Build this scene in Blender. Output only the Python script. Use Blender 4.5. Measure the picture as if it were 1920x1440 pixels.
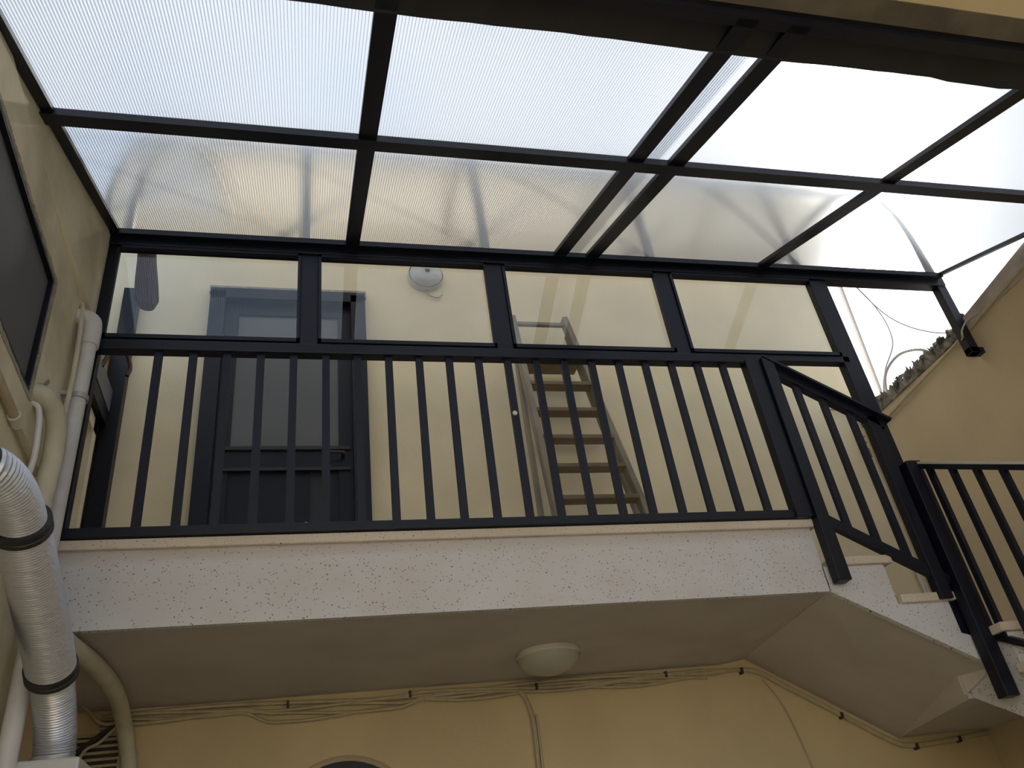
import bpy, bmesh, math, random
from mathutils import Vector, Matrix
random.seed(7)
SC = bpy.context.scene
for o in list(bpy.data.objects): bpy.data.objects.remove(o)
COL = SC.collection
# ------------------------------------------------------------ camera
cd = bpy.data.cameras.new('camera'); cam = bpy.data.objects.new('camera', cd); COL.objects.link(cam)
cd.sensor_fit = 'HORIZONTAL'; cd.sensor_width = 36.0; cd.lens = 1545.05/1920*36; cd.clip_start = .02
RT = Vector((0.97064642, -0.20665779, -0.12303691)); DN = Vector((0.01362037, 0.55797521, -0.82974583)); FW = Vector((0.24012498, 0.80371402, 0.5444114))
M = Matrix.Identity(4)
for i in range(3):
    M[i][0] = RT[i]; M[i][1] = -DN[i]; M[i][2] = -FW[i]
M.translation = (0, 0, 1.5)
cam.matrix_world = M; SC.camera = cam
# ------------------------------------------------------------ exposure, sky, sun
SC.view_settings.view_transform = 'Standard'; SC.view_settings.look = 'None'
SC.view_settings.gamma = 1.0; SC.view_settings.use_curve_mapping = False
SC.view_settings.exposure = 0.80
SC.cycles.max_bounces = 14; SC.cycles.diffuse_bounces = 5; SC.cycles.glossy_bounces = 4
SC.cycles.transmission_bounces = 12; SC.cycles.transparent_max_bounces = 24
SC.cycles.sample_clamp_indirect = 4.0; SC.cycles.caustics_refractive = False
SC.cycles.use_denoising = True
SUN = Vector((0.594, 0.519, 0.615)).normalized()
SKY = (0.86, 0.92, 1.0); SKY_LOW = (0.56, 0.70, 0.90); SKY_STR = 0.62
w = bpy.data.worlds.new('sky'); SC.world = w; w.use_nodes = True
nt = w.node_tree; N = nt.nodes; L = nt.links; N.clear()
out = N.new('ShaderNodeOutputWorld'); bg = N.new('ShaderNodeBackground')
tc = N.new('ShaderNodeTexCoord')
nz = N.new('ShaderNodeTexNoise'); nz.inputs['Scale'].default_value = 3.2; nz.inputs['Detail'].default_value = 4; nz.inputs['Distortion'].default_value = .4
L.new(tc.outputs['Generated'], nz.inputs['Vector'])
cr = N.new('ShaderNodeValToRGB'); cr.color_ramp.elements[0].position = .36; cr.color_ramp.elements[0].color = (*SKY_LOW, 1)
cr.color_ramp.elements[1].position = .62; cr.color_ramp.elements[1].color = (*SKY, 1)
L.new(nz.outputs['Fac'], cr.inputs['Fac'])
dt = N.new('ShaderNodeVectorMath'); dt.operation = 'DOT_PRODUCT'; dt.inputs[1].default_value = SUN
L.new(tc.outputs['Generated'], dt.inputs[0])
def mth(op, a, b=None):
    m = N.new('ShaderNodeMath'); m.operation = op
    for i, v in enumerate((a, b)):
        if v is None: continue
        if hasattr(v, 'links'): L.new(v, m.inputs[i])
        else: m.inputs[i].default_value = v
    return m.outputs[0]
dc = mth('MAXIMUM', dt.outputs['Value'], 0.0)
glow = mth('ADD', mth('ADD', mth('MULTIPLY', mth('POWER', dc, 9.0), .15), mth('MULTIPLY', mth('POWER', dc, 60.0), 2.4)), mth('MULTIPLY', mth('POWER', dc, 900.0), 12.0))
gc = N.new('ShaderNodeVectorMath'); gc.operation = 'SCALE'; gc.inputs[0].default_value = (1.0, .95, .84); L.new(glow, gc.inputs['Scale'])
ad = N.new('ShaderNodeVectorMath'); ad.operation = 'ADD'; L.new(cr.outputs['Color'], ad.inputs[0]); L.new(gc.outputs[0], ad.inputs[1])
L.new(ad.outputs[0], bg.inputs['Color']); bg.inputs['Strength'].default_value = SKY_STR
L.new(bg.outputs[0], out.inputs['Surface'])
sd = bpy.data.lights.new('sun', 'SUN'); sd.energy = 14.0; sd.angle = math.radians(1.5); sd.color = (1.0, .92, .80)
sun = bpy.data.objects.new('sun', sd); COL.objects.link(sun); sun.location = (6, 8, 9)
sun.rotation_euler = (-SUN).to_track_quat('-Z', 'Y').to_euler()

# ------------------------------------------------------------ materials
def nodes(name):
    m = bpy.data.materials.new(name); m.use_nodes = True
    return m, m.node_tree.nodes, m.node_tree.links, m.node_tree.nodes['Principled BSDF']
def mat(name, col, rough=.6, metal=0, var=.0, scale=6, bump=0, bscale=60, col2=None, spec=.5, stretch=None):
    m, n, l, b = nodes(name)
    b.inputs['Roughness'].default_value = rough; b.inputs['Metallic'].default_value = metal
    b.inputs['Specular IOR Level'].default_value = spec
    b.inputs['Base Color'].default_value = (*col, 1)
    t = n.new('ShaderNodeTexCoord'); src = t.outputs['Object']
    if stretch:
        mp = n.new('ShaderNodeMapping'); mp.inputs['Scale'].default_value = stretch; l.new(src, mp.inputs['Vector']); src = mp.outputs[0]
    if var or col2:
        z = n.new('ShaderNodeTexNoise'); z.inputs['Scale'].default_value = scale; z.inputs['Detail'].default_value = 5
        l.new(src, z.inputs['Vector'])
        r = n.new('ShaderNodeValToRGB'); l.new(z.outputs['Fac'], r.inputs['Fac'])
        c2 = col2 or tuple(c*(1-var) for c in col)
        r.color_ramp.elements[0].position = .35; r.color_ramp.elements[0].color = (*c2, 1)
        r.color_ramp.elements[1].position = .62; r.color_ramp.elements[1].color = (*col, 1)
        l.new(r.outputs['Color'], b.inputs['Base Color'])
    if bump:
        z2 = n.new('ShaderNodeTexNoise'); z2.inputs['Scale'].default_value = bscale; z2.inputs['Detail'].default_value = 6
        l.new(src, z2.inputs['Vector'])
        bp = n.new('ShaderNodeBump'); bp.inputs['Strength'].default_value = bump; bp.inputs['Distance'].default_value = .01
        l.new(z2.outputs['Fac'], bp.inputs['Height']); l.new(bp.outputs[0], b.inputs['Normal'])
    return m
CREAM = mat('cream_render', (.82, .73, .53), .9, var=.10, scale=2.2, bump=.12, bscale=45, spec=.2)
CREAM_LOW = mat('cream_render_warm', (.66, .545, .34), .9, var=.10, scale=2.0, bump=.12, bscale=45, spec=.2)  # warmth of bounced light on the lower wall, put into the colour
CREAM_SIDE = mat('cream_render_worn', (.85, .79, .62), .9, var=.16, scale=3.0, bump=.16, bscale=40, spec=.2, col2=(.64, .59, .44))
TAN = mat('shaded_tan_render', (.42, .32, .21), .9, var=.1, scale=2.0, bump=.12, bscale=45, spec=.2)  # cream side wall; its shadow is put into this darker tan
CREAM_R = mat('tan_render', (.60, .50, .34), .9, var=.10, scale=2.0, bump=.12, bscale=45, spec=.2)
SOFF = mat('soffit_plaster', (.57, .54, .53), .9, var=.12, scale=2.5, bump=.1, bscale=50, spec=.2)
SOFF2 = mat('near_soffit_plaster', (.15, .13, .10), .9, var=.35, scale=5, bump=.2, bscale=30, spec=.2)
GUT = mat('dark_fascia_paint', (.026, .027, .033), .7, var=.3, scale=4, bump=.15, bscale=25)
FRAME = mat('navy_black_paint', (.006, .007, .016), .42, spec=.35, var=.25, scale=8, bump=.03, bscale=120)
FRAME2 = mat('navy_black_paint_bars', (.007, .008, .019), .45, spec=.35, var=.2, scale=8, bump=.03, bscale=120)
GREYP = mat('grey_paint', (.16, .17, .18), .5, var=.1)
DKGREY = mat('window_grey_panel', (.12, .125, .13), .75, var=.12, scale=3)
BROWN = mat('brown_door_paint', (.36, .26, .15), .6, var=.15, scale=4)
PIPE = mat('white_pipe_plastic', (.66, .66, .70), .45, var=.12, scale=9, bump=.05)
PIPEC = mat('cream_pipe_tape', (.58, .56, .45), .6, var=.15, scale=10, bump=.15, bscale=30)
BEIGE = mat('beige_pipe_wrap', (.50, .42, .28), .7, var=.15, scale=8, bump=.1)
CABLE = mat('cream_cable', (.50, .43, .30), .6, var=.15, scale=20)
CABLE_D = mat('grey_cable', (.16, .16, .17), .6)
CLIPM = mat('dark_clip', (.05, .035, .03), .6)
WHITEB = mat('white_appliance_enamel', (.62, .63, .66), .35, var=.05)
LAMPB = mat('lamp_white_plastic', (.60, .58, .52), .5, var=.08)
RUB = mat('rubber_black', (.02, .02, .022), .5, bump=.2, bscale=60)
WOODL = mat('weathered_wood', (.34, .30, .24), .8, var=.4, scale=7, bump=.3, bscale=40, stretch=(1, 1, .25))
WOODR = mat('weathered_rung_wood', (.25, .19, .13), .8, var=.35, scale=7, bump=.3, bscale=40, stretch=(.25, 1, 1))
RUBBLE = mat('crumbling_mortar', (.30, .28, .24), .95, scale=14, bump=1.0, bscale=26, col2=(.07, .06, .05))
MORTAR = mat('pink_grey_coping', (.55, .48, .44), .9, var=.25, scale=9, bump=.3, bscale=30)
HOOK = mat('brown_plastic_hook', (.05, .014, .012), .35)
CLOTH = mat('brown_cloth', (.11, .065, .05), .9, var=.2, bump=.3, bscale=20)
FLOORM = mat('courtyard_tiles', (.36, .34, .30), .7, var=.2, scale=3)
GALV = mat('galvanised_grey', (.42, .41, .44), .45, metal=.3)
PAPER = mat('white_scrap', (.75, .75, .68), .8)
SILL = mat('grey_mortar', (.40, .37, .31), .9, var=.3, scale=14, bump=.5, bscale=40)

def terrazzo(name, base, edge, chip=1.0, stain=None):
    m, n, l, b = nodes(name); b.inputs['Roughness'].default_value = .55; b.inputs['Specular IOR Level'].default_value = .3
    t = n.new('ShaderNodeTexCoord')
    z = n.new('ShaderNodeTexNoise'); z.inputs['Scale'].default_value = 3.5; z.inputs['Detail'].default_value = 6
    l.new(t.outputs['Object'], z.inputs['Vector'])
    r = n.new('ShaderNodeValToRGB'); r.color_ramp.elements[0].position = .3; r.color_ramp.elements[0].color = (*edge, 1)
    r.color_ramp.elements[1].position = .6; r.color_ramp.elements[1].color = (*base, 1); l.new(z.outputs['Fac'], r.inputs['Fac'])
    prev = r.outputs['Color']
    for sc, th, c in ((30, .045, (.05, .035, .035)), (75, .085, (.20, .155, .15)), (110, .10, (.30, .25, .24))):
        v = n.new('ShaderNodeTexVoronoi'); v.inputs['Scale'].default_value = sc; v.inputs['Randomness'].default_value = 1
        mp = n.new('ShaderNodeMapping'); mp.inputs['Location'].default_value = (sc*.13, sc*.7, sc*.31)
        l.new(t.outputs['Object'], mp.inputs['Vector']); l.new(mp.outputs[0], v.inputs['Vector'])
        # only some cells carry a chip
        g = n.new('ShaderNodeSeparateColor'); l.new(v.outputs['Color'], g.inputs[0])
        a = n.new('ShaderNodeMath'); a.operation = 'MULTIPLY'; l.new(g.outputs[0], a.inputs[0]); a.inputs[1].default_value = th*4*chip
        c1 = n.new('ShaderNodeMath'); c1.operation = 'LESS_THAN'; l.new(v.outputs['Distance'], c1.inputs[0]); l.new(a.outputs[0], c1.inputs[1])
        c2 = n.new('ShaderNodeMath'); c2.operation = 'GREATER_THAN'; l.new(g.outputs[1], c2.inputs[0]); c2.inputs[1].default_value = .5
        k = n.new('ShaderNodeMath'); k.operation = 'MULTIPLY'; l.new(c1.outputs[0], k.inputs[0]); l.new(c2.outputs[0], k.inputs[1])
        mx = n.new('ShaderNodeMix'); mx.data_type = 'RGBA'; l.new(k.outputs[0], mx.inputs[0]); l.new(prev, mx.inputs[6]); mx.inputs[7].default_value = (*c, 1)
        prev = mx.outputs[2]
    if stain:                                # brown wash-down stain just under the coping
        sp_ = n.new('ShaderNodeSeparateXYZ'); l.new(t.outputs['Object'], sp_.inputs[0])
        mr = n.new('ShaderNodeMapRange'); mr.inputs[1].default_value = stain-.07; mr.inputs[2].default_value = stain; l.new(sp_.outputs[2], mr.inputs[0])
        k2 = n.new('ShaderNodeMath'); k2.operation = 'MULTIPLY'; l.new(mr.outputs[0], k2.inputs[0]); l.new(z.outputs['Fac'], k2.inputs[1])
        k3 = n.new('ShaderNodeMath'); k3.operation = 'MULTIPLY'; l.new(k2.outputs[0], k3.inputs[0]); k3.inputs[1].default_value = .9
        mx = n.new('ShaderNodeMix'); mx.data_type = 'RGBA'; l.new(k3.outputs[0], mx.inputs[0]); l.new(prev, mx.inputs[6]); mx.inputs[7].default_value = (.36, .25, .16, 1)
        prev = mx.outputs[2]
    l.new(prev, b.inputs['Base Color'])
    return m
TERR = terrazzo('terrazzo_fascia', (.63, .635, .68), (.585, .575, .60), 1.12, 2.965)
TERRC = terrazzo('terrazzo_coping', (.66, .59, .51), (.58, .51, .43), .6)

def sheet_mat(name, tint, milk, clear, rough, mcol=(.9, .9, .88)):
    """clear plastic skin: part straight through, part scattered, a little milky"""
    m, n, l, b = nodes(name); n.remove(b); o = n['Material Output']
    tr = n.new('ShaderNodeBsdfTransparent'); tr.inputs[0].default_value = (*tint, 1)
    rf = n.new('ShaderNodeBsdfRefraction'); rf.inputs['Color'].default_value = (*tint, 1); rf.inputs['IOR'].default_value = 1.035; rf.inputs['Roughness'].default_value = rough
    tl = n.new('ShaderNodeBsdfTranslucent'); tl.inputs[0].default_value = (*mcol, 1)
    gl = n.new('ShaderNodeBsdfGlossy'); gl.inputs['Roughness'].default_value = .15
    m1 = n.new('ShaderNodeMixShader'); m1.inputs[0].default_value = clear; l.new(rf.outputs[0], m1.inputs[1]); l.new(tr.outputs[0], m1.inputs[2])
    m2 = n.new('ShaderNodeMixShader'); m2.inputs[0].default_value = milk; l.new(m1.outputs[0], m2.inputs[1]); l.new(tl.outputs[0], m2.inputs[2])
    m3 = n.new('ShaderNodeMixShader'); m3.inputs[0].default_value = .04; l.new(m2.outputs[0], m3.inputs[1]); l.new(gl.outputs[0], m3.inputs[2])
    l.new(m3.outputs[0], o.inputs[0]); return m
POLY = sheet_mat('twinwall_skin', (.97, .98, .99), .06, .30, .55)
WEB = sheet_mat('twinwall_web', (.80, .82, .86), .25, 1, .3)
VAULT = sheet_mat('vault_sheet', (.80, .78, .73), .38, 1, .2, (.42, .37, .29))
def glass_mat(name, tint, refl, rcol=(1, 1, 1)):
    m, n, l, b = nodes(name); n.remove(b); o = n['Material Output']
    tr = n.new('ShaderNodeBsdfTransparent'); tr.inputs[0].default_value = (*tint, 1)
    gl = n.new('ShaderNodeBsdfGlossy'); gl.inputs['Roughness'].default_value = .02; gl.inputs[0].default_value = (*rcol, 1)
    fr = n.new('ShaderNodeLayerWeight'); fr.inputs['Blend'].default_value = .5
    p5 = n.new('ShaderNodeMath'); p5.operation = 'POWER'; l.new(fr.outputs['Facing'], p5.inputs[0]); p5.inputs[1].default_value = 5
    a = n.new('ShaderNodeMath'); a.operation = 'MULTIPLY_ADD'; l.new(p5.outputs[0], a.inputs[0]); a.inputs[1].default_value = .9; a.inputs[2].default_value = refl
    m1 = n.new('ShaderNodeMixShader'); l.new(a.outputs[0], m1.inputs[0]); l.new(tr.outputs[0], m1.inputs[1]); l.new(gl.outputs[0], m1.inputs[2])
    l.new(m1.outputs[0], o.inputs[0]); return m
GLASS = glass_mat('clear_pane', (.90, .91, .92), .05)
DOORGL = mat('door_glass_frosted', (.12, .125, .13), .25, var=.1, scale=2)
FOIL, n_, l_, b_ = nodes('aluminium_foil')
b_.inputs['Base Color'].default_value = (.56, .58, .64, 1); b_.inputs['Metallic'].default_value = .7; b_.inputs['Roughness'].default_value = .38
t_ = n_.new('ShaderNodeTexCoord'); mp_ = n_.new('ShaderNodeMapping'); mp_.inputs['Scale'].default_value = (1, 6, 14)
z_ = n_.new('ShaderNodeTexNoise'); z_.inputs['Scale'].default_value = 6; z_.inputs['Detail'].default_value = 4
bp_ = n_.new('ShaderNodeBump'); bp_.inputs['Strength'].default_value = .22; bp_.inputs['Distance'].default_value = .01
l_.new(t_.outputs['Object'], mp_.inputs[0]); l_.new(mp_.outputs[0], z_.inputs['Vector']); l_.new(z_.outputs['Fac'], bp_.inputs['Height']); l_.new(bp_.outputs[0], b_.inputs['Normal'])

# ------------------------------------------------------------ mesh helpers
class MB:
    def __init__(s): s.v = []; s.f = []; s.smooth = False
    def add(s, vs, fs):
        o = len(s.v); s.v += [tuple(p) for p in vs]; s.f += [tuple(i+o for i in f) for f in fs]; return s
    def box(s, x0, x1, y0, y1, z0, z1):
        return s.add([(x0,y0,z0),(x1,y0,z0),(x1,y1,z0),(x0,y1,z0),(x0,y0,z1),(x1,y0,z1),(x1,y1,z1),(x0,y1,z1)],
              [(0,3,2,1),(4,5,6,7),(0,1,5,4),(1,2,6,5),(2,3,7,6),(3,0,4,7)])
    def bar(s, a, b, wx, wy, side=Vector((1,0,0))):
        """box bar from a to b, wx along side, wy across"""
        a = Vector(a); b = Vector(b); d = (b-a).normalized(); sx = (side - d*side.dot(d)).normalized(); sy = d.cross(sx)
        c = [sx*(i*wx/2)+sy*(j*wy/2) for i, j in ((-1,-1),(1,-1),(1,1),(-1,1))]
        return s.add([a+k for k in c]+[b+k for k in c], [(0,3,2,1),(4,5,6,7),(0,1,5,4),(1,2,6,5),(2,3,7,6),(3,0,4,7)])
    def prism(s, poly, axis, a, b):
        """polygon in the other two axes, extruded along axis from a to b"""
        def P(u, v, t):
            return {'x': (t,u,v), 'y': (u,t,v), 'z': (u,v,t)}[axis]
        n = len(poly)
        return s.add([P(u,v,a) for u,v in poly]+[P(u,v,b) for u,v in poly],
              [tuple(range(n)), tuple(range(2*n-1, n-1, -1))]+[(i,(i+1)%n+0,(i+1)%n+n,i+n) for i in range(n)])
    def tube(s, pts, r, seg=12, caps=True, rib=0, ribn=0):
        pts = [Vector(p) for p in pts]; n = len(pts)
        rs = r if isinstance(r, (list, tuple)) else [r]*n
        up = None; rings = []
        for i, p in enumerate(pts):
            d = (pts[min(i+1,n-1)]-pts[max(i-1,0)]).normalized()
            if up is None:
                up = d.orthogonal().normalized()
            up = (up-d*up.dot(d)).normalized(); sd_ = d.cross(up)
            rings.append([p+(up*math.cos(2*math.pi*k/seg)+sd_*math.sin(2*math.pi*k/seg))*rs[i] for k in range(seg)])
        fs = [(i*seg+k, i*seg+(k+1)%seg, (i+1)*seg+(k+1)%seg, (i+1)*seg+k) for i in range(n-1) for k in range(seg)]
        if caps: fs += [tuple(range(seg-1,-1,-1)), tuple((n-1)*seg+k for k in range(seg))]
        s.smooth = True
        return s.add([q for r_ in rings for q in r_], fs)
    def lathe(s, prof, c, ax=(0,0,1), seg=32, sc=(1,1)):
        ax = Vector(ax).normalized(); u = ax.orthogonal().normalized(); v = ax.cross(u); c = Vector(c)
        vs = [c+ax*h+(u*math.cos(2*math.pi*k/seg)*sc[0]+v*math.sin(2*math.pi*k/seg)*sc[1])*r for r, h in prof for k in range(seg)]
        fs = [(i*seg+k, i*seg+(k+1)%seg, (i+1)*seg+(k+1)%seg, (i+1)*seg+k) for i in range(len(prof)-1) for k in range(seg)]
        s.smooth = True
        return s.add(vs, fs)
    def build(s, name, m, parent=None, bevel=0, **props):
        me = bpy.data.meshes.new(name); me.from_pydata(s.v, [], s.f); me.validate()
        bm = bmesh.new(); bm.from_mesh(me); bmesh.ops.recalc_face_normals(bm, faces=bm.faces)
        bm.to_mesh(me); bm.free()
        me.materials.append(m)
        if s.smooth:
            for p in me.polygons: p.use_smooth = True
            me.set_sharp_from_angle(angle=math.radians(40))
        o = bpy.data.objects.new(name, me); COL.objects.link(o)
        if parent is not None: o.parent = parent; 
        if parent is not None: o.matrix_parent_inverse = Matrix.Translation(parent['base']).inverted() if 'base' in parent else Matrix()
        if bevel:
            b = o.modifiers.new('bevel', 'BEVEL'); b.width = bevel; b.segments = 2; b.limit_method = 'ANGLE'
        for k, v in props.items(): o[k] = v
        return o
def smooth(pts, k=6):
    """Catmull-Rom through points"""
    P = [Vector(p) for p in pts]; P = [P[0]*2-P[1]]+P+[P[-1]*2-P[-2]]; r = []
    for i in range(1, len(P)-2):
        for j in range(k):
            t = j/k; a, b, c, d = P[i-1:i+3]
            r.append(.5*((2*b)+(c-a)*t+(2*a-5*b+4*c-d)*t*t+(3*b-a-3*c+d)*t**3))
    r.append(P[-2]); return r
def thing(name, loc, label, cat, group=None):
    o = bpy.data.objects.new(name, None); COL.objects.link(o); o.location = loc; o.empty_display_size = .05
    o['label'] = label; o['category'] = cat
    if group: o['group'] = group
    PB[o.name] = Vector(loc)
    return o
PB = {}
def part(mb, name, m, parent, **k):
    """child mesh given in world coordinates under an Empty at its base"""
    o = mb.build(name, m, **k)
    o.parent = parent
    o.matrix_parent_inverse = Matrix.Translation(PB.get(parent.name, Vector((0,0,0)))).inverted()
    if parent.name not in PB and parent.parent is not None and parent.type == 'MESH':
        o.matrix_parent_inverse = Matrix.Translation(PB.get(parent.parent.name, Vector((0,0,0)))).inverted() @ Matrix.Translation(PB.get(parent.parent.name, Vector((0,0,0))))
    PB.setdefault(o.name, Vector((0,0,0)))
    return o
def struct(mb, name, m, **k):
    o = mb.build(name, m, **k); o['kind'] = 'structure'; PB[o.name] = Vector((0,0,0)); return o
def one(mb, name, m, label, cat, group=None, **k):
    o = mb.build(name, m, **k); o['label'] = label; o['category'] = cat
    if group: o['group'] = group
    PB[o.name] = Vector((0,0,0))
    return o

# ============================================================ SETTING
YW = 4.68                                   # face of the house wall
XR = 4.10                                   # face of the right-hand garden wall
def XL(y): return -1.03+.035*(3.4-y)         # face of the left-hand wall
struct(MB().box(-1.6, 5.2, -1.6, 6.2, -.15, 0), 'floor', FLOORM)
# house wall, door opening left free (lower storey runs on below the balcony)
DX0, DX1, DZ1 = -.655, .385, 5.43
wb = MB().box(-1.6, DX0, YW, YW+.3, 2.70, 6.2).box(DX1, 4.24, YW, YW+.3, 2.70, 6.2).box(DX0, DX1, YW, YW+.3, DZ1, 6.2).box(DX0, DX1, YW, YW+.3, 2.70, 3.0)
struct(wb, 'wall_back', CREAM)
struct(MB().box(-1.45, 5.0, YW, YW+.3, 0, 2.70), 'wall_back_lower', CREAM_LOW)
# left wall with window hole
def wallpoly(mb, poly, off=0.0):
    n = len(poly)
    mb.add([(XL(y)+off, y, z) for y, z in poly]+[(XL(y)-.3, y, z) for y, z in poly],
           [tuple(range(n)), tuple(range(2*n-1, n-1, -1))]+[(i, (i+1)%n, (i+1)%n+n, i+n) for i in range(n)])
lw = MB()
wallpoly(lw, [(-1.6,0),(1.55,0),(1.55,4.0),(1.36,3.925),(-1.6,3.88)])
wallpoly(lw, [(1.55,0),(2.87,0),(2.87,3.35),(1.55,3.35)])
wallpoly(lw, [(1.55,3.92),(2.87,3.92),(2.87,4.135),(1.95,4.135),(1.55,4.0)])
wallpoly(lw, [(2.87,0),(3.41,0),(3.41,4.135),(2.87,4.135)])
struct(lw, 'wall_left', CREAM_SIDE)
up = MB().prism([(1.98,4.137),(3.41,4.137),(3.41,4.735),(1.98,4.175)], 'x', -1.33, -.996)
struct(up, 'wall_left_upper', CREAM_SIDE)
# side wall of the balcony (left return), with a brown door
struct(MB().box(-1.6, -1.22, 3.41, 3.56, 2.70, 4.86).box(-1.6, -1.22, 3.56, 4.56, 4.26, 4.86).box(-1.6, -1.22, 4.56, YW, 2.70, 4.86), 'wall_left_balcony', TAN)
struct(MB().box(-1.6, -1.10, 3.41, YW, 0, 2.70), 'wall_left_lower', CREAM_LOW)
# right wall and its broken top
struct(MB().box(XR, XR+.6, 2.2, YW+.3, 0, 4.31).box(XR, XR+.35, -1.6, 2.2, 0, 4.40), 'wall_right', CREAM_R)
# near building: wall behind the camera, soffit overhead, dark fascia
struct(MB().box(-1.6, 5.2, -1.9, -1.6, 0, 2.3), 'wall_front', CREAM)
struct(MB().box(-1.2, 4.45, .75, 1.245, 3.93, 4.05), 'ceiling', CREAM_LOW)
tr = MB(); nseg = 70; rr = random.Random(3)
f = []
for i in range(nseg+1):                      # wavy lower lip of the fascia
    x = -1.2+i*(5.65/nseg); j = .003*math.sin(x*5)+.0015*rr.uniform(-1, 1)+(.008 if 2.3 < x < 2.62 else 0)
    f.append((x, 1.535+j))
v = []; 
for x, y in f: v += [(x, 1.33, 3.93), (x, y, 3.965), (x, y+.01, 4.10), (x, 1.33, 4.10)]
tr.add(v, [(i*4+k, i*4+(k+1)%4, (i+1)*4+(k+1)%4, (i+1)*4+k) for i in range(nseg) for k in range(4)]+[(0,1,2,3), tuple(nseg*4+k for k in (3,2,1,0))])
struct(tr, 'trim_1', GUT)
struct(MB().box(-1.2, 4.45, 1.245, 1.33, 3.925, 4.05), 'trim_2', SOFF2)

# ---- windows / panel in the left wall
wn0 = MB(); wallpoly(wn0, [(1.56,3.36),(2.86,3.36),(2.86,3.91),(1.56,3.91)], -.02)
wn = struct(wn0, 'window_1', DKGREY)
wf = MB()
for (y0, z0, y1, z1) in ((1.56,3.375,2.86,3.375),(1.56,3.905,2.86,3.905),(2.85,3.36,2.85,3.92)):
    wf.bar((XL(y0)-.012, y0, z0), (XL(y1)-.012, y1, z1), .024, .012)
part(wf, 'window_frame', FRAME, wn)
sl = MB(); rr = random.Random(5)             # ragged mortar joint round the window
P_ = [(1.5+i*.02, 3.922) for i in range(69)]+[(2.876, 3.92-i*.02) for i in range(29)]+[(2.87-i*.02, 3.354) for i in range(68)]
for y, z in P_:
    d = .016+rr.random()*.012
    sl.box(XL(y)-.02, XL(y)+.002+rr.random()*.002, y-.013, y+.013, z-d*.5, z+d*.5)
part(sl, 'mortar_joint', SILL, wn, kind='stuff')
wn2 = struct(MB().box(-1.06, XL(2.9)+.004, 2.35, 2.95, 2.30, 2.92), 'window_2', FRAME)
# ---- balcony door (dark double leaf with frosted upper light)
dr = struct(MB().box(DX0, DX0+.10, 4.60, 4.74, 2.99, 5.36).box(DX1-.10, DX1, 4.60, 4.74, 2.99, 5.36).box(DX0, DX1, 4.60, 4.74, 5.30, 5.385), 'door_1', FRAME2)
part(MB().box(DX0+.10, DX1-.10, 4.66, 4.70, 2.99, 3.35).box(DX0+.10, DX0+.19, 4.66, 4.70, 3.3, 5.3).box(DX1-.19, DX1-.10, 4.66, 4.70, 3.3, 5.3).box(DX0+.19, DX1-.19, 4.66, 4.70, 4.0, 4.14).box(DX0+.19, DX1-.19, 4.66, 4.70, 5.2, 5.3), 'door_leaf', FRAME, dr)
part(MB().box(DX0+.19, DX1-.19, 4.675, 4.685, 4.14, 5.2), 'glass_light', DOORGL, dr)
part(MB().box(DX0+.19, .02, 4.675, 4.685, 3.35, 4.0).box(.12, DX1-.19, 4.675, 4.685, 3.35, 4.0), 'lower_panel', FRAME2, dr)
part(MB().box(.02, .12, 4.69, 4.70, 3.35, 4.0), 'dark_slot', RUB, dr)
part(MB().box(DX0+.12, DX1-.12, 4.645, 4.66, 4.13, 4.155).box(DX0+.12, DX1-.12, 4.645, 4.66, 3.985, 4.005), 'moulding', RUB, dr)
hd = MB().tube([(.22,4.655,4.09),(.22,4.61,4.09)], .012).tube([(.22,4.61,4.09),(.12,4.605,4.09)], .009)
part(hd, 'door_handle', CLIPM, dr)
part(MB().box(DX0-.015, DX1+.012, 4.645, 4.70, 5.385, 5.44), 'lintel', SILL, dr)
# side door in the left return
d2 = struct(MB().box(-1.29, -1.25, 3.56, 4.56, 2.99, 4.20), 'door_2', BROWN)
part(MB().box(-1.25, -1.205, 4.49, 4.56, 2.99, 4.26).box(-1.25, -1.205, 3.56, 4.56, 4.18, 4.26), 'architrave', CREAM_SIDE, d2)
part(MB().box(-1.22, -1.17, 3.50, 4.60, 4.27, 4.37), 'drip_bar', FRAME, d2)
part(MB().box(-1.22, -1.165, 3.50, 4.60, 4.37, 4.52), 'shutter_box', GREYP, d2)

# ============================================================ BALCONY AND STAIR
FY = 3.41
b = thing('balcony', (.7, 4.0, 2.64), 'balcony slab with speckled pinkish terrazzo fascia under the long black railing', 'balcony')
part(MB().box(-1.09, 2.44, FY+.03, YW, 2.645, 2.97), 'slab', SOFF, b)
part(MB().box(-1.02, 2.445, FY, FY+.03, 2.637, 2.962), 'fascia', TERR, b)
part(MB().box(-1.02, 2.475, FY-.022, YW, 2.962, 3.005), 'coping', TERRC, b, bevel=.006, label='cream speckled coping strip along the slab top')
st = thing('staircase', (3.1, 4.0, 2.14), 'terrazzo stair turning at a quarter landing, down from the balcony to the right wall', 'staircase')
RIS, T1 = .203, [2.475, 2.785, 3.06]
def zt(i): return 3.005-RIS*i
# flight one: stringer body
def soff_f(x): return 2.645-.545*(x-2.44)
body = [(2.44,2.637),(2.44,2.76),(2.785,2.76),(2.785,2.557),(3.07,2.557),(3.07,2.40),(3.20,2.36),(3.20,soff_f(3.20)-.01)]
part(MB().prism(body, 'y', FY, FY+.03), 'stringer', TERR, st)
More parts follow.
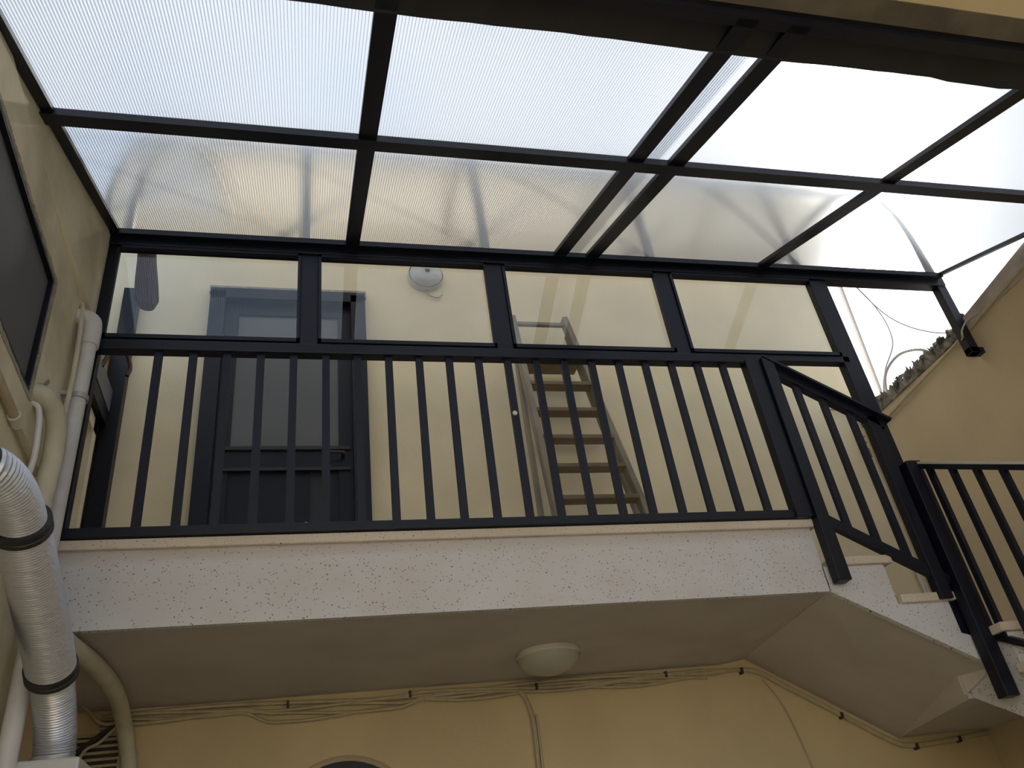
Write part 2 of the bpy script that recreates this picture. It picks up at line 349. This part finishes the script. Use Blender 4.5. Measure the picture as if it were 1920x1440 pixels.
# skewed soffit of flight one, as a solid wedge
fw = MB()
A = [(2.44,FY+.03,2.64),(3.20,FY+.03,2.24),(3.18,3.68,2.165),(3.47,YW,2.14),(2.60,YW,2.67)]
Bp = [(2.44,FY+.03,2.74),(3.20,FY+.03,2.34),(3.18,3.68,2.34),(3.47,YW,2.30),(2.60,YW,2.74)]
fw.add(A+Bp, [(0,1,3),(0,3,4),(1,2,3),(5,6,7,8,9)]+[(i,(i+1)%5,(i+1)%5+5,i+5) for i in range(5)])
part(fw, 'flight_slab', SOFF, st)
part(MB().add([(2.42,FY+.03,2.645),(2.44,FY+.03,2.645),(2.62,YW,2.672),(2.42,YW,2.645),(2.42,FY+.03,2.8),(2.44,FY+.03,2.8),(2.62,YW,2.8),(2.42,YW,2.8)], [(0,1,2,3),(4,7,6,5),(0,4,5,1),(1,5,6,2),(2,6,7,3),(3,7,4,0)]), 'haunch', SOFF, st)
for i in (1, 2):
    part(MB().box(T1[i-1]+.015, T1[i]+.045, FY-.022, YW, zt(i)-.043, zt(i)), 'tread', TERRC, st, bevel=.005)
    part(MB().box(T1[i]-.03, T1[i], FY+.03, YW, zt(i)-.18, zt(i)-.043), 'riser', TERR, st)
part(MB().prism([(3.18,3.66),(XR,3.66),(XR,YW),(3.47,YW)], 'z', 2.145, 2.36), 'landing_slab', SOFF, st)
part(MB().box(3.165, XR, 3.26, YW, 2.358, 2.40), 'landing_top', TERRC, st, bevel=.005)
# flight two towards the camera
SL2 = .58
for i in range(1, 12):
    y1 = 3.28-.27*(i-1); y0 = y1-.27; z = 2.40-.19*i
    if z < .15: break
    part(MB().box(3.165, XR, y0-.03, y1, z-.043, z), 'tread', TERRC, st, bevel=.005)
    part(MB().box(3.24, XR, y1, y1+.02, z, z+.147), 'riser', TERR, st)
p2 = [(3.65, 2.148)]
p2 += [(3.65, 2.357), (3.28, 2.357)]
for i in range(1, 11):
    y1 = 3.28-.27*(i-1); z = 2.40-.19*i-.043
    p2 += [(y1, z), (y1-.27, z)]
yb = 3.28-.27*10
p2 += [(yb, 0), (yb+.35, 0)]
zl = lambda y: 2.148-SL2*(3.65-y)
p2 += [(yb+.35+.02, max(0.02, zl(yb+.37)))] if zl(yb+.37) > .02 else []
part(MB().prism(p2, 'x', 3.20, 3.24), 'side_stringer', TERR, st)
fl2 = [(3.62, 2.15), (3.62, 2.3), (3.28, 2.2), (.6, .3), (.6, .0), (.45, 0)]
fl2 = [(3.62, 2.15), (3.62, 2.32), (3.28, 2.17), (1.0, .62), (1.0, .50)]
part(MB().prism([(3.62,2.16),(3.62,2.30),(3.28,2.15),(.9,.46),(.9,.57-.0+.0)], 'x', 3.24, XR) if False else MB().add(
    [(3.24,3.62,2.15),(3.24,.9,.56),(3.24,.9,.70),(3.24,3.62,2.29),(XR,3.62,2.15),(XR,.9,.56),(XR,.9,.70),(XR,3.62,2.29)],
    [(0,1,5,4),(3,7,6,2),(0,3,2,1),(4,5,6,7),(0,4,7,3),(1,2,6,5)]), 'flight_slab', SOFF, st)

# ============================================================ RAILINGS
RY0, RY1 = 3.375, 3.405
r1 = thing('balcony_railing', (.7, 3.39, 3.0), 'long navy-black steel railing of upright bars along the balcony edge', 'railing')
part(MB().box(-1.02, 2.46, 3.372, 3.408, 3.008, 3.05), 'bottom_rail', FRAME, r1, bevel=.003)
part(MB().box(-1.02, 2.50, 3.36, 3.42, 3.945, 4.00), 'top_rail', FRAME, r1, bevel=.004)
X0 = -.685
bm0 = None
for i in range(20):
    x = X0+i*.1537
    if i == 0 or True:
        mbx = MB().box(-.018, .018, -.012, .012, 3.045, 3.95)
        if bm0 is None:
            bm0 = mbx.build('baluster', FRAME2); o = bm0
        else:
            o = bm0.copy(); COL.objects.link(o)
        o.parent = r1; o.matrix_parent_inverse = Matrix.Translation(PB[r1.name]).inverted(); o.location = (x, 3.39, 0)
part(MB().box(2.365, 2.455, 3.355, 3.415, 3.005, 3.965), 'newel', FRAME, r1, bevel=.003)
part(MB().tube([(1.0,3.378,3.61),(1.0,3.368,3.61)], .012, 10), 'pale_sticker', PAPER, r1, label='small pale dot on a bar')
for px, pz in ((2.38,3.05),(2.38,3.9)): pass
part(MB().box(2.458, 2.528, 3.335, 3.395, 2.665, 3.965), 'side_post', FRAME, r1, bevel=.004)

r2 = thing('stair_railing', (2.8, 3.39, 2.7), 'short sloping black railing of three bars beside the upper stair steps', 'railing')
part(MB().bar((2.50,3.39,3.93), (3.11,3.39,3.545), .05, .055, Vector((0,1,0))), 'top_rail', FRAME, r2)
part(MB().bar((2.47,3.372,3.975), (3.13,3.372,3.56), .085, .014, Vector((0,1,0))), 'handrail_cap', FRAME2, r2)
part(MB().bar((2.50,3.39,3.015), (3.10,3.39,2.65), .035, .052, Vector((0,1,0))), 'bottom_rail', FRAME, r2)
for x in (2.648, 2.785, 2.925):
    zb = 3.015-.608*(x-2.5); ztop = 3.93-.631*(x-2.5)
    part(MB().box(x-.018, x+.018, 3.378, 3.402, zb, ztop), 'baluster', FRAME2, r2)
part(MB().box(3.005, 3.075, 3.365, 3.415, 2.56, 3.60), 'end_post', FRAME, r2, bevel=.003)

r3 = thing('stair_railing', (3.2, 2.4, 2.2), 'black stair railing running down towards the viewer at the right edge', 'railing')
def zr(y, z0): return z0+.548*(y-3.4)
part(MB().bar((3.20,3.36,zr(3.36,3.30)), (3.20,1.35,zr(1.35,3.30)), .05, .028), 'top_rail', FRAME, r3)
part(MB().bar((3.20,3.36,zr(3.36,3.322)), (3.20,1.35,zr(1.35,3.322)), .056, .012), 'handrail_cap', LAMPB, r3, label='sky reflection on top of the rail, painted as a pale strip')  # pale colour stands in for the sky reflected along the dark rail
part(MB().bar((3.20,3.40,zr(3.40,2.385)), (3.20,1.35,zr(1.35,2.385)), .035, .03), 'bottom_rail', FRAME, r3)
for k in range(14):
    y = 3.30-.139*k
    part(MB().box(3.188, 3.212, y-.016, y+.016, zr(y,2.385), zr(y,3.30)), 'baluster', FRAME2, r3)
part(MB().box(3.167, 3.245, 3.385, 3.45, 2.40, 3.33), 'newel', FRAME, r3, bevel=.004)
part(MB().box(3.105, 3.178, 3.335, 3.40, 2.085, 3.30), 'side_post', FRAME, r3, bevel=.004)

# ============================================================ GLAZED SCREEN
g = thing('glazed_screen', (1.0, 3.44, 4.0), 'dark steel screen with four clear panes between the railing and the sloping roof', 'screen')
part(MB().box(-1.02, 3.10, 3.415, 3.465, 4.0, 4.045), 'sill_beam', FRAME, g, bevel=.003)
part(MB().box(-1.03, 4.06, 3.40, 3.47, 4.635, 4.715), 'head_beam', FRAME, g, bevel=.004)
part(MB().box(-1.02, -.955, 3.415, 3.465, 3.005, 4.64), 'post', FRAME, g, bevel=.003)
part(MB().box(3.055, 3.165, 3.415, 3.475, 2.40, 4.64), 'post', FRAME, g, bevel=.003)
for x0, x1 in ((-.045, .045), (.97, 1.06), (2.0, 2.09)):
    part(MB().box(x0, x1, 3.415, 3.465, 4.04, 4.64), 'post', FRAME, g, bevel=.003)
panes = ((-.955, -.045), (.045, .97), (1.06, 2.0), (2.09, 3.055))
for x0, x1 in panes:
    fr = MB(); t = .016
    fr.box(x0, x0+t, 3.405, 3.43, 4.045, 4.635).box(x1-t, x1, 3.405, 3.43, 4.045, 4.635).box(x0, x1, 3.405, 3.43, 4.045, 4.045+t+.006).box(x0, x1, 3.405, 3.43, 4.635-t, 4.635)
    part(fr, 'glazing_bead', FRAME2, g)
    part(MB().box(x0+.006, x1-.006, 3.438, 3.443, 4.05, 4.63), 'pane', GLASS, g)
part(MB().box(4.0, 4.065, 3.41, 3.465, 4.10, 4.65), 'hanging_post', FRAME, g, bevel=.003)
part(MB().box(4.0, 4.10, 3.41, 3.46, 4.10, 4.14), 'wall_lug', FRAME, g)

# ============================================================ SLOPING TWIN-WALL ROOF
TA = .3927
def rz(y, off=0): return 4.699+(y-3.4)*TA+off
rf = thing('canopy_roof', (1.5, 2.4, 4.3), 'sloping courtyard roof of ribbed clear plastic sheets on dark steel rafters', 'roof')
nrm = Vector((0, -TA, 1)).normalized(); along = Vector((0, 1, TA)).normalized()
def rbar(x0, x1, y0, y1, o0, o1):
    """box lying in the roof slope, o0..o1 above the slope plane"""
    m = MB()
    vs = [(x, y, rz(y, o)) for o in (o0, o1) for x, y in ((x0,y0),(x1,y0),(x1,y1),(x0,y1))]
    return m.add(vs, [(0,3,2,1),(4,5,6,7),(0,1,5,4),(1,2,6,5),(2,3,7,6),(3,0,4,7)])
for x0, x1 in ((-.992, -.948), (.188, .262), (1.372, 1.446), (1.568, 1.645), (2.69, 2.76), (4.005, 4.03)):
    part(rbar(x0, x1, 1.36, 3.41, .0, .024), 'rafter', FRAME, rf)
part(rbar(-1.0, 4.03, 2.287, 2.368, -.014, .024), 'purlin', FRAME, rf)
part(rbar(-.992, 4.03, 3.36, 3.41, -.01, .024), 'head_plate', FRAME, rf)
part(rbar(-.992, 4.03, 1.34, 1.40, .0, .024), 'eaves_plate', FRAME, rf)
S0 = .026; TH = .009
for xa, xb in ((-.97, .225), (.225, 1.41), (1.41, 1.606), (1.606, 2.725), (2.725, 4.03)):
    for ya, yb2 in ((1.36, 2.295), (2.295, 3.44)):
        mb = MB(); g_ = .003
        mb = rbar(xa+g_, xb-g_, ya, yb2, S0, S0+TH)
        pn = part(mb, 'roof_sheet', POLY, rf)
        wm = MB(); n_w = int((xb-xa)/.0112)
        for k in range(n_w+1):
            x = xa+g_+(xb-xa-2*g_)*k/n_w
            h_ = .0013; x = min(max(x, xa+g_+.002), xb-g_-.002)
            wm.add([(x+dx, y, rz(y, S0+o)) for y in (ya+.001, yb2-.001) for dx, o in ((-h_,.0004),(h_,.0004),(h_,TH-.0004),(-h_,TH-.0004))],
                   [(0,1,5,4),(1,2,6,5),(2,3,7,6),(3,0,4,7)])
        part(wm, 'flute_webs', WEB, pn, kind='stuff')
# dirty joint strip above the pair of rafters
part(rbar(1.47, 1.545, 1.36, 3.41, .040, .046), 'cover_strip', POLY, rf)

# ============================================================ VAULTED CANOPY OVER THE BALCONY
vc = thing('vaulted_canopy', (1.5, 3.9, 4.75), 'curved translucent canopy on bent ribs above the balcony, seen blurred through the roof', 'canopy')
prof = [(3.435,4.72),(3.445,5.0),(3.46,5.25),(3.50,5.50),(3.58,5.70),(3.74,5.85),(4.0,5.93),(4.3,5.96),(4.67,5.97)]
pp = smooth([(0,y,z) for y, z in prof], 4)
def vx0(z):    # rounded left end
    t = max(0, min(1, (z-4.95)/(5.97-4.95))); return -1.05+.55*(1-math.sqrt(max(0, 1-t*t)))
cols = [-1]+[i for i in range(0, 13)]
vs = []; NX = 14
for p in pp:
    xl = vx0(p.z)
    for k in range(NX+1): vs.append((xl+(4.04-xl)*k/NX, p.y, p.z+.02))
part(MB().add(vs, [(i*(NX+1)+k, i*(NX+1)+k+1, (i+1)*(NX+1)+k+1, (i+1)*(NX+1)+k) for i in range(len(pp)-1) for k in range(NX)]), 'canopy_sheet', VAULT, vc)
for x in (-.02, .99, 2.02, 3.03, 4.03):
    m = MB()
    for a, c in zip(pp[:-1], pp[1:]): m.bar((x, a.y, a.z), (x, c.y, c.z), .04, .035)
    part(m, 'rib', GREYP, vc)
m = MB()
ends = [(vx0(p.z), p.y, p.z) for p in pp]
m.tube(ends, .024, 8); part(m, 'rib', GREYP, vc)
part(MB().tube([(x+.13, y, z-.05) for x, y, z in ends[:-6]], .022, 8), 'inner_rib', GREYP, vc)
part(MB().tube([(-.6, 3.56, 5.64), (4.03, 3.56, 5.64)], .015, 8), 'purlin_tube', GREYP, vc)

# ============================================================ LADDER
ld = thing('step_ladder', (1.7, 4.3, 3.0), 'old weathered wooden step ladder leaning on the cream wall behind the railing', 'ladder')
def ly(z): return 4.28+(z-3.0)*.13
def lx(z, s): return (1.435+(5.17-z)*.012) if s < 0 else 1.83+(5.17-z)*.118
for s in (-1, 1):
    part(MB().bar((lx(3.005,s), ly(3.005), 3.005), (lx(5.17,s), ly(5.17), 5.17), .042, .075), 'front_stile', WOODL, ld, bevel=.006)
    part(MB().bar((lx(3.005,s)+s*.045-.03, ly(3.0)+.16, 3.005), (lx(5.05,s)+.0, ly(5.05)+.05, 5.05), .03, .045), 'rear_stile', WOODL, ld, bevel=.004)
for z in (3.14, 3.37, 3.605, 3.84, 4.065, 4.29, 4.52):
    part(MB().box(lx(z,-1)+.015, lx(z,1)-.015, ly(z)-.045, ly(z)+.045, z-.014, z+.014), 'rung', WOODR, ld, bevel=.003)
part(MB().box(lx(4.74,-1)+.02, lx(4.74,1)-.02, ly(4.74)-.06, ly(4.74)+.14, 4.735, 4.755), 'platform', WOODR, ld)
part(MB().box(lx(5.12,-1)+.02, lx(5.12,1)-.02, ly(5.12)-.015, ly(5.12)+.015, 5.10, 5.125), 'top_bar', WOODL, ld)

# ============================================================ LAMPS
wl = thing('wall_lamp', (.845, 4.67, 5.62), 'round white bulkhead lamp on the cream wall right of the dark door', 'lamp')
part(MB().lathe([(.001,.0),(.135,.0),(.137,.03),(.128,.05)], (.845,4.68,5.62), (0,-1,0)), 'base', LAMPB, wl)
LG = mat('lamp_glass', (.58, .60, .60), .25, var=.1, scale=20)
part(MB().lathe([(.124,.045),(.118,.075),(.09,.10),(.05,.112),(.001,.115)], (.845,4.68,5.62), (0,-1,0)), 'glass_dome', LG, wl)
part(MB().box(.83,.86,4.55,4.57,5.60,5.74), 'guard_bar', LAMPB, wl)
part(MB().box(.83,.86,4.553,4.563,5.585,5.61), 'screw_boss', GREYP, wl)
part(MB().tube(smooth([(.84,4.67,5.49),(.86,4.66,5.44),(.92,4.66,5.42),(.96,4.66,5.45)],5), .006, 6), 'cable_tail', CABLE, wl)
LGC = mat('lamp_frosted', (.42, .42, .37), .4)
cl = thing('ceiling_lamp', (1.22, 4.17, 2.645), 'shallow round frosted lamp on the soffit under the balcony', 'lamp')
part(MB().lathe([(.001,.0),(.165,.0),(.17,-.02),(.165,-.028)], (1.22,4.16,2.645)), 'base', LAMPB, cl)
part(MB().lathe([(.163,-.026),(.155,-.05),(.12,-.085),(.065,-.105),(.001,-.11)], (1.22,4.16,2.645)), 'diffuser', LGC, cl)

# ============================================================ PIPES ON THE LEFT
XP = -.965
dp = thing('downpipe', (XP, 3.29, 0), 'white plastic downpipe with an elbow at the left wall corner', 'pipe')
part(MB().tube([(XP-.005,3.26,0.0),(XP,3.28,2.6),(XP,3.29,3.955)], [.034,.034,.034], 16), 'pipe', PIPE, dp)
part(MB().tube(smooth([(XP,3.29,3.90),(XP,3.29,4.0),(XP-.01,3.285,4.04),(XP-.05,3.28,4.055),(XP-.085,3.28,4.055)],5), .043, 16), 'elbow', PIPE, dp)
part(MB().lathe([(.036,-.012),(.041,-.012),(.041,.012),(.036,.012)], (XP,3.287,3.62)).box(-1.05, XP-.02, 3.24, 3.26, 3.61, 3.63), 'pipe_clamp', GALV, dp, label='rusty grey clamp')
part(MB().tube(smooth([(-1.02,3.27,4.13),(-1.0,3.24,4.02),(-.985,3.23,3.7),(-.99,3.225,3.3),(-.99,3.22,2.9)],6), .011, 8), 'thin_hose', PIPEC, dp)
one(MB().tube(smooth([(-1.035,2.93,3.41),(-.985,2.93,3.40),(-.955,3.0,3.37),(-.95,3.055,3.30),(-.95,3.07,3.18),(-.95,3.05,3.05),(-.95,3.06,2.85),(-.94,3.18,2.68),(-.89,3.36,2.605),(-.84,3.72,2.60),(-.825,4.1,2.59),(-.84,4.42,2.56),(-.83,4.57,2.45),(-.81,4.60,2.3),(-.80,4.61,1.6),(-.80,4.61,.3)],6), .038, 14), 'insulated_pipe', PIPEC,
    'fat taped cream pipe bending out of the left wall and on under the balcony', 'pipe')
one(MB().tube(smooth([(-1.02,2.925,3.37),(-.985,2.93,3.33),(-.965,2.92,3.15),(-.965,2.90,3.0),(-.97,2.92,2.7)],5), .011, 8), 'drain_hose', PIPE,
    'thin white drain hose beside the fat taped pipe', 'hose')
one(MB().box(-1.035,-.99,2.925,2.955,3.425,3.455).bar((-1.0,2.94,3.44),(-.985,2.96,3.49),.006,.02), 'broken_bracket', SILL, 'small broken bracket stub on the wall over the fat taped pipe', 'bracket')
cdn = thing('cable_conduit', (-1.0, 2.5, 3.17), 'cream cable conduit slanting under the grey window panel', 'conduit')
part(MB().tube([(-.975,2.2,3.20),(-.985,2.75,3.168)], .017, 10), 'tube', CABLE, cdn)
part(MB().tube([(-.99,2.78,3.166),(-1.0,3.1,3.15)], .012, 10), 'thin_tube', CABLE, cdn)
part(MB().tube([(-.985,2.70,3.17),(-.985,2.76,3.168)], .023, 12), 'sleeve', LAMPB, cdn)
fd = thing('flue_duct', (-.84, 3.4, 2.16), 'silver foil flexible duct rising from the white box to the left wall', 'duct')
path = [(-.85,3.40,2.15),(-.85,3.36,2.26),(-.85,3.24,2.38),(-.845,3.10,2.455),(-.84,2.85,2.56),(-.835,2.60,2.655),(-.83,2.47,2.70),(-.84,2.36,2.725),(-.87,2.28,2.735),(-.93,2.24,2.735)]
sp0 = smooth(path, 14); sp = [sp0[0]]
for q in sp0[1:]:
    while (q-sp[-1]).length > .011: sp.append(sp[-1]+(q-sp[-1]).normalized()*.011)
def duct(i0, i1, r):
    q = []
    for i in range(i0, i1):                      # fine corrugation
        a, c = sp[i], sp[min(i+1, len(sp)-1)]
        q.append((a, r)); q.append(((a+c)/2, r-.0035))
    return MB().tube([p for p, _ in q], [x for _, x in q], 24)
NS = len(sp)
I1 = min(range(NS), key=lambda i: (sp[i]-Vector((-.848,3.17,2.425))).length); I2 = min(range(NS), key=lambda i: (sp[i]-Vector((-.835,2.53,2.68))).length)
part(duct(0, I1, .070), 'lower_length', FOIL, fd)
part(duct(I1, I2, .080), 'middle_length', FOIL, fd)
part(duct(I2, NS-6, .072), 'upper_length', FOIL, fd)
part(duct(NS-7, NS, .070), 'dark_cuff', RUB, fd, label='dark wrinkled cuff at the wall end')
for i in (I1, I2):
    d = (sp[i+2]-sp[i-2]).normalized()
    part(MB().lathe([(.073,-.02),(.086,-.02),(.086,-.006),(.083,-.003),(.083,.003),(.086,.006),(.086,.02),(.073,.02)], sp[i], d), 'clamp_band', RUB, fd)
bx = thing('boiler_box', (-.85, 3.4, 1.45), 'white enamel box at the foot of the foil duct', 'boiler')
part(MB().box(-.96,-.745,3.30,3.52,1.45,2.165), 'casing', WHITEB, bx, bevel=.008)
part(MB().lathe([(.072,0),(.08,0),(.08,.02),(.072,.02)], (-.85,3.40,2.16)), 'flue_collar', GALV, bx)

# grille and odds under the balcony
gr = thing('wall_grille', (-.97, 4.66, 2.3), 'dark slatted vent grille on the wall behind the cream pipe', 'grille')
part(MB().box(-1.08,-.86,4.66,4.68,2.12,2.52), 'backing', CLIPM, gr)
for k in range(13):
    part(MB().box(-1.07,-.87,4.64,4.662,2.135+k*.03,2.147+k*.03), 'slat', BEIGE, gr)
part(MB().box(-1.085,-1.07,4.635,4.68,2.12,2.53).box(-.875,-.86,4.635,4.68,2.12,2.53).box(-1.085,-.86,4.635,4.68,2.515,2.53), 'frame', BEIGE, gr)
one(MB().bar((-1.08,4.60,2.42),(-.84,4.60,2.60),.02,.035), 'black_strut', RUB, 'black diagonal strip beside the vent grille', 'bracket')
one(MB().tube(smooth([(-1.09,4.5,2.68),(-1.02,4.58,2.62),(-.95,4.58,2.56),(-.86,4.58,2.57)],6), .008, 8), 'slack_cable', CABLE, 'slack pale cable looping down from the soffit by the grille', 'cable')
one(MB().tube(smooth([(-.86,4.58,2.57),(-.95,4.58,2.48),(-1.03,4.58,2.42),(-1.05,4.58,2.2)],6), .008, 8), 'slanting_cable', CABLE, 'pale cable slanting across the vent grille', 'cable')

# cable bundle along the top of the lower wall
cb = thing('cable_bundle', (1.0, 4.66, 2.6), 'bundle of painted cables clipped along the wall under the balcony soffit', 'cable')
rr = random.Random(11)
for k in range(5):
    pts = []
    for i in range(34):
        x = -.98+i*.1
        if x > 2.52: break
        sag = .012*math.sin(x*(3.1+k*.9)+k*2)+(.016*k if -.2 < x < .55 else .008*k)
        pts.append((x, 4.662-.006*(k % 2), 2.618-.008-sag*1.2))
    if k < 2: pts += [(2.62,4.662,2.60-.01*k),(2.80,4.662,2.50-.012*k),(3.10,4.662,2.32-.012*k),(3.40,4.662,2.135-.012*k),(3.52,4.662,2.10-.01*k),(3.70,4.662,2.10-.01*k),(4.08,4.662,2.125-.01*k)]
    part(MB().tube(smooth(pts, 3), .009 if k else .011, 6), 'cable', CABLE, cb)
for x, z in ((-.08,2.61),(.56,2.612),(1.27,2.60),(2.06,2.612),(2.55,2.60),(3.12,2.30),(3.55,2.09),(3.86,2.105)):
    part(MB().box(x-.006, x+.006, 4.64, 4.68, z-.022, z+.012), 'clip', CLIPM, cb)
part(MB().tube(smooth([(2.1,4.664,2.60),(2.3,4.664,2.585),(2.5,4.664,2.60),(2.62,4.664,2.59)],5), .006, 6), 'loose_cable', CABLE, cb)
one(MB().tube(smooth([(1.0,4.664,2.60),(1.12,4.664,2.598),(1.19,4.664,2.56),(1.225,4.664,2.46),(1.23,4.664,2.3),(1.225,4.664,2.1),(1.225,4.664,1.2)],6), .014, 8)
    .tube([(1.252,4.668,2.45),(1.25,4.668,1.2)], .007, 6), 'wall_conduit', CABLE, 'painted conduit curving down the lower wall from the cable bundle', 'conduit')
one(MB().tube(smooth([(2.68,4.668,2.54),(2.76,4.668,2.40),(2.81,4.668,2.2),(2.85,4.668,1.9),(2.86,4.668,1.2)],6), .005, 6), 'thin_wall_cable', CABLE, 'thin cable hanging down the lower wall below the stair kink', 'cable')
# arched opening in the lower wall
dar = struct(MB().lathe([(.001,.0),(.37,.0)], (.205,4.672,1.935), (0,-1,0), 48), 'door_3', FRAME2)
part(MB().lathe([(.37,.012),(.385,.012),(.40,.0)], (.205,4.68,1.935), (0,-1,0), 48), 'arch_rim', BEIGE, dar)
part(MB().box(-.165,.575,4.665,4.675,0,1.935), 'door_leaf', FRAME2, dar)

# ============================================================ RIGHT WALL TOP, CORNER PIPE, SKY CABLES
rr = random.Random(21)
wrc = thing('wall_coping', (4.2, 3.6, 4.31), 'crumbling grey mortar along the top of the right wall', 'coping')
m = MB(); n = 60
v = []
for i in range(n+1):
    y = 3.42+(YW-.02-3.42)*i/n; h = 4.405+rr.uniform(-.018, .02); 
    v += [(XR-.01+rr.uniform(-.012,.008), y, 4.30), (XR-.012+rr.uniform(-.015,.01), y, 4.35), (XR+.02+rr.uniform(-.01,.01), y, h), (XR+.15, y, h+rr.uniform(-.01,.025)), (XR+.30, y, h-.01), (XR+.33, y, 4.30)]
part(m.add(v, [(i*6+k, i*6+(k+1)%6, (i+1)*6+(k+1)%6, (i+1)*6+k) for i in range(n) for k in range(6)]+[(0,1,2,3,4,5), tuple(n*6+k for k in (5,4,3,2,1,0))]), 'broken_mortar', RUBBLE, wrc)
for k in range(70):
    y = rr.uniform(3.42, 4.6); s = rr.uniform(.008, .022)
    q = [(XR-.012+rr.uniform(-.01,.03)+dx*s, y+dy*s, rr.uniform(4.33,4.42)+dz*s) for dx, dy, dz in ((1,0,0),(-1,0,0),(0,1.3,0),(0,-1.3,0),(0,0,.8),(0,0,-.8))]
    if k == 0: ch = MB()
    ch.add(q, [(0,2,4),(2,1,4),(1,3,4),(3,0,4),(2,0,5),(1,2,5),(3,1,5),(0,3,5)])
part(ch, 'mortar_lumps', RUBBLE, wrc, kind='stuff')
sc_ = MB(); vv = []
for i in range(13):
    y = 1.2+(3.44-1.2)*i/12; h = 4.46 if y < 2.2 else (4.535-.10*max(0, (y-2.7)/.74)); zb_ = 4.395 if y < 2.2 else 4.305
    vv += [(XR-.012, y, zb_), (XR-.015, y, h-.05), (XR+.03, y, h-.008), (XR+.12, y, h), (XR+.34, y, h), (XR+.34, y, zb_)]
sc_.add(vv, [(i*6+k, i*6+(k+1)%6, (i+1)*6+(k+1)%6, (i+1)*6+k) for i in range(12) for k in range(6)]+[(0,1,2,3,4,5), tuple(72+k for k in (5,4,3,2,1,0))])
part(sc_, 'smooth_coping', MORTAR, wrc, label='smooth pinkish length of coping')
one(MB().tube(smooth([(XR-.02,YW-.1,4.20),(XR-.025,4.1,4.235),(XR-.025,3.5,4.275),(XR-.025,2.9,4.345),(XR-.025,2.2,4.37)],6), .011, 8), 'wall_cable', CABLE, 'pale cable run along the right wall just below its broken top', 'cable')
one(MB().tube(smooth([(XR-.02,3.55,4.26),(3.99,3.42,4.21),(3.98,3.385,4.25),(4.06,3.38,4.33),(XR,3.3,4.33)],6), .006, 6), 'cable_loop', CABLE, 'thin cable looped round the post end on the right wall', 'cable')
cp = thing('corner_pipe', (4.03, 4.63, 2.4), 'worn water pipe with couplings in the corner behind the stair post', 'pipe')
part(MB().tube([(4.03,4.64,2.42),(4.04,4.64,4.04)], .013, 10), 'pipe', LAMPB, cp)
part(MB().tube([(4.02,4.64,4.03),(4.02,4.64,4.10)], .026, 12), 'coupling', GREYP, cp)
part(MB().tube([(4.02,4.64,4.10),(4.015,4.64,4.26)], .022, 12), 'upper_pipe', PIPEC, cp)
for z in (4.16, 4.21):
    part(MB().tube([(4.02,4.64,z-.01),(4.02,4.64,z+.01)], .030, 12), 'ring', PIPEC, cp)
part(MB().tube([(3.80,4.655,4.46),(4.04,4.655,4.46)], .009, 8), 'branch', CABLE, cp)
part(MB().tube([(4.02,4.65,4.46),(4.02,4.65,4.28)], .009, 8), 'drop', CABLE, cp)
one(MB().tube([(4.49,4.80,4.31),(4.60,4.80,6.25)], .018, 10), 'aerial_pole', GALV, 'slender grey pole standing against the bright sky behind the screen post', 'pole')
one(MB().tube(smooth([(4.70,4.80,5.95),(4.86,4.80,5.58),(4.86,4.80,5.25),(4.66,4.80,4.95),(4.55,4.80,4.72),(4.52,4.80,4.40)],6), .005, 6), 'hanging_wire', CABLE_D, 'thin wire hanging in an S curve beside the pole', 'wire')
one(MB().tube(smooth([(4.66,4.78,5.95),(4.92,4.78,5.50),(5.10,4.6,5.20),(4.95,4.1,4.85),(4.40,3.55,4.50),(4.08,3.45,4.42)],6), .005, 6), 'sagging_wire', CABLE_D, 'thin wire sagging across the sky to the post on the right', 'wire')
one(MB().tube(smooth([(4.52,4.77,4.62),(4.56,4.72,4.84),(4.66,4.62,4.96),(4.70,4.45,4.90),(4.62,4.25,4.70),(4.45,4.1,4.50),(4.40,4.05,4.42)],6), .011, 8), 'hose_arc', CABLE_D, 'dark hose arching up over the broken wall top', 'hose')

# ============================================================ ODDS ON THE BALCONY
one(MB().box(-1.20,-1.105,4.60,4.68,3.005,5.35), 'corner_post', FRAME, 'black square post in the far left corner of the balcony', 'post')
one(MB().tube(smooth([(-1.17,4.30,4.50),(-1.14,4.31,4.60),(-1.10,4.34,4.65),(-1.06,4.38,4.63),(-1.04,4.40,4.56),(-1.05,4.40,4.50)],6), .013, 10), 'crook_handle', HOOK, 'dark red curved hook by the side door at the left', 'hook')
one(MB().tube(smooth([(-1.0,3.62,4.83),(-.96,3.63,4.66),(-.93,3.64,4.52),(-.88,3.64,4.42),(-.87,3.64,4.38)],6), [.045]*8+[.05]*10+[.048,.04]+[.03]*4+[.012], 14) if False else
    MB().lathe([(.001,-.42),(.035,-.41),(.052,-.36),(.05,-.25),(.042,-.1),(.04,.02),(.001,.03)], (-.86,3.60,4.80), (-.1,0,1), 16, (1.25,1)).box(-.875,-.855,3.465,3.61,4.80,4.81), 'cloth_bundle', CLOTH, 'dark brown rolled cloth hanging behind the leftmost pane', 'cloth')
one(MB().add([(-.03,3.35,3.045),(.01,3.36,3.05),(.04,3.36,3.03),(0,3.35,3.075),(.02,3.37,3.08)], [(0,1,3),(1,2,4,3)]) if False else
    MB().tube(smooth([(-.02,3.42,3.055),(.0,3.42,3.062),(.02,3.42,3.045),(.035,3.42,3.02)],4), [.004,.006,.008,.009,.010,.011,.011,.01,.009,.007,.005,.003,.002][:13], 6), 'paper_scrap', PAPER, 'tiny white scrap on the coping below the door', 'scrap')
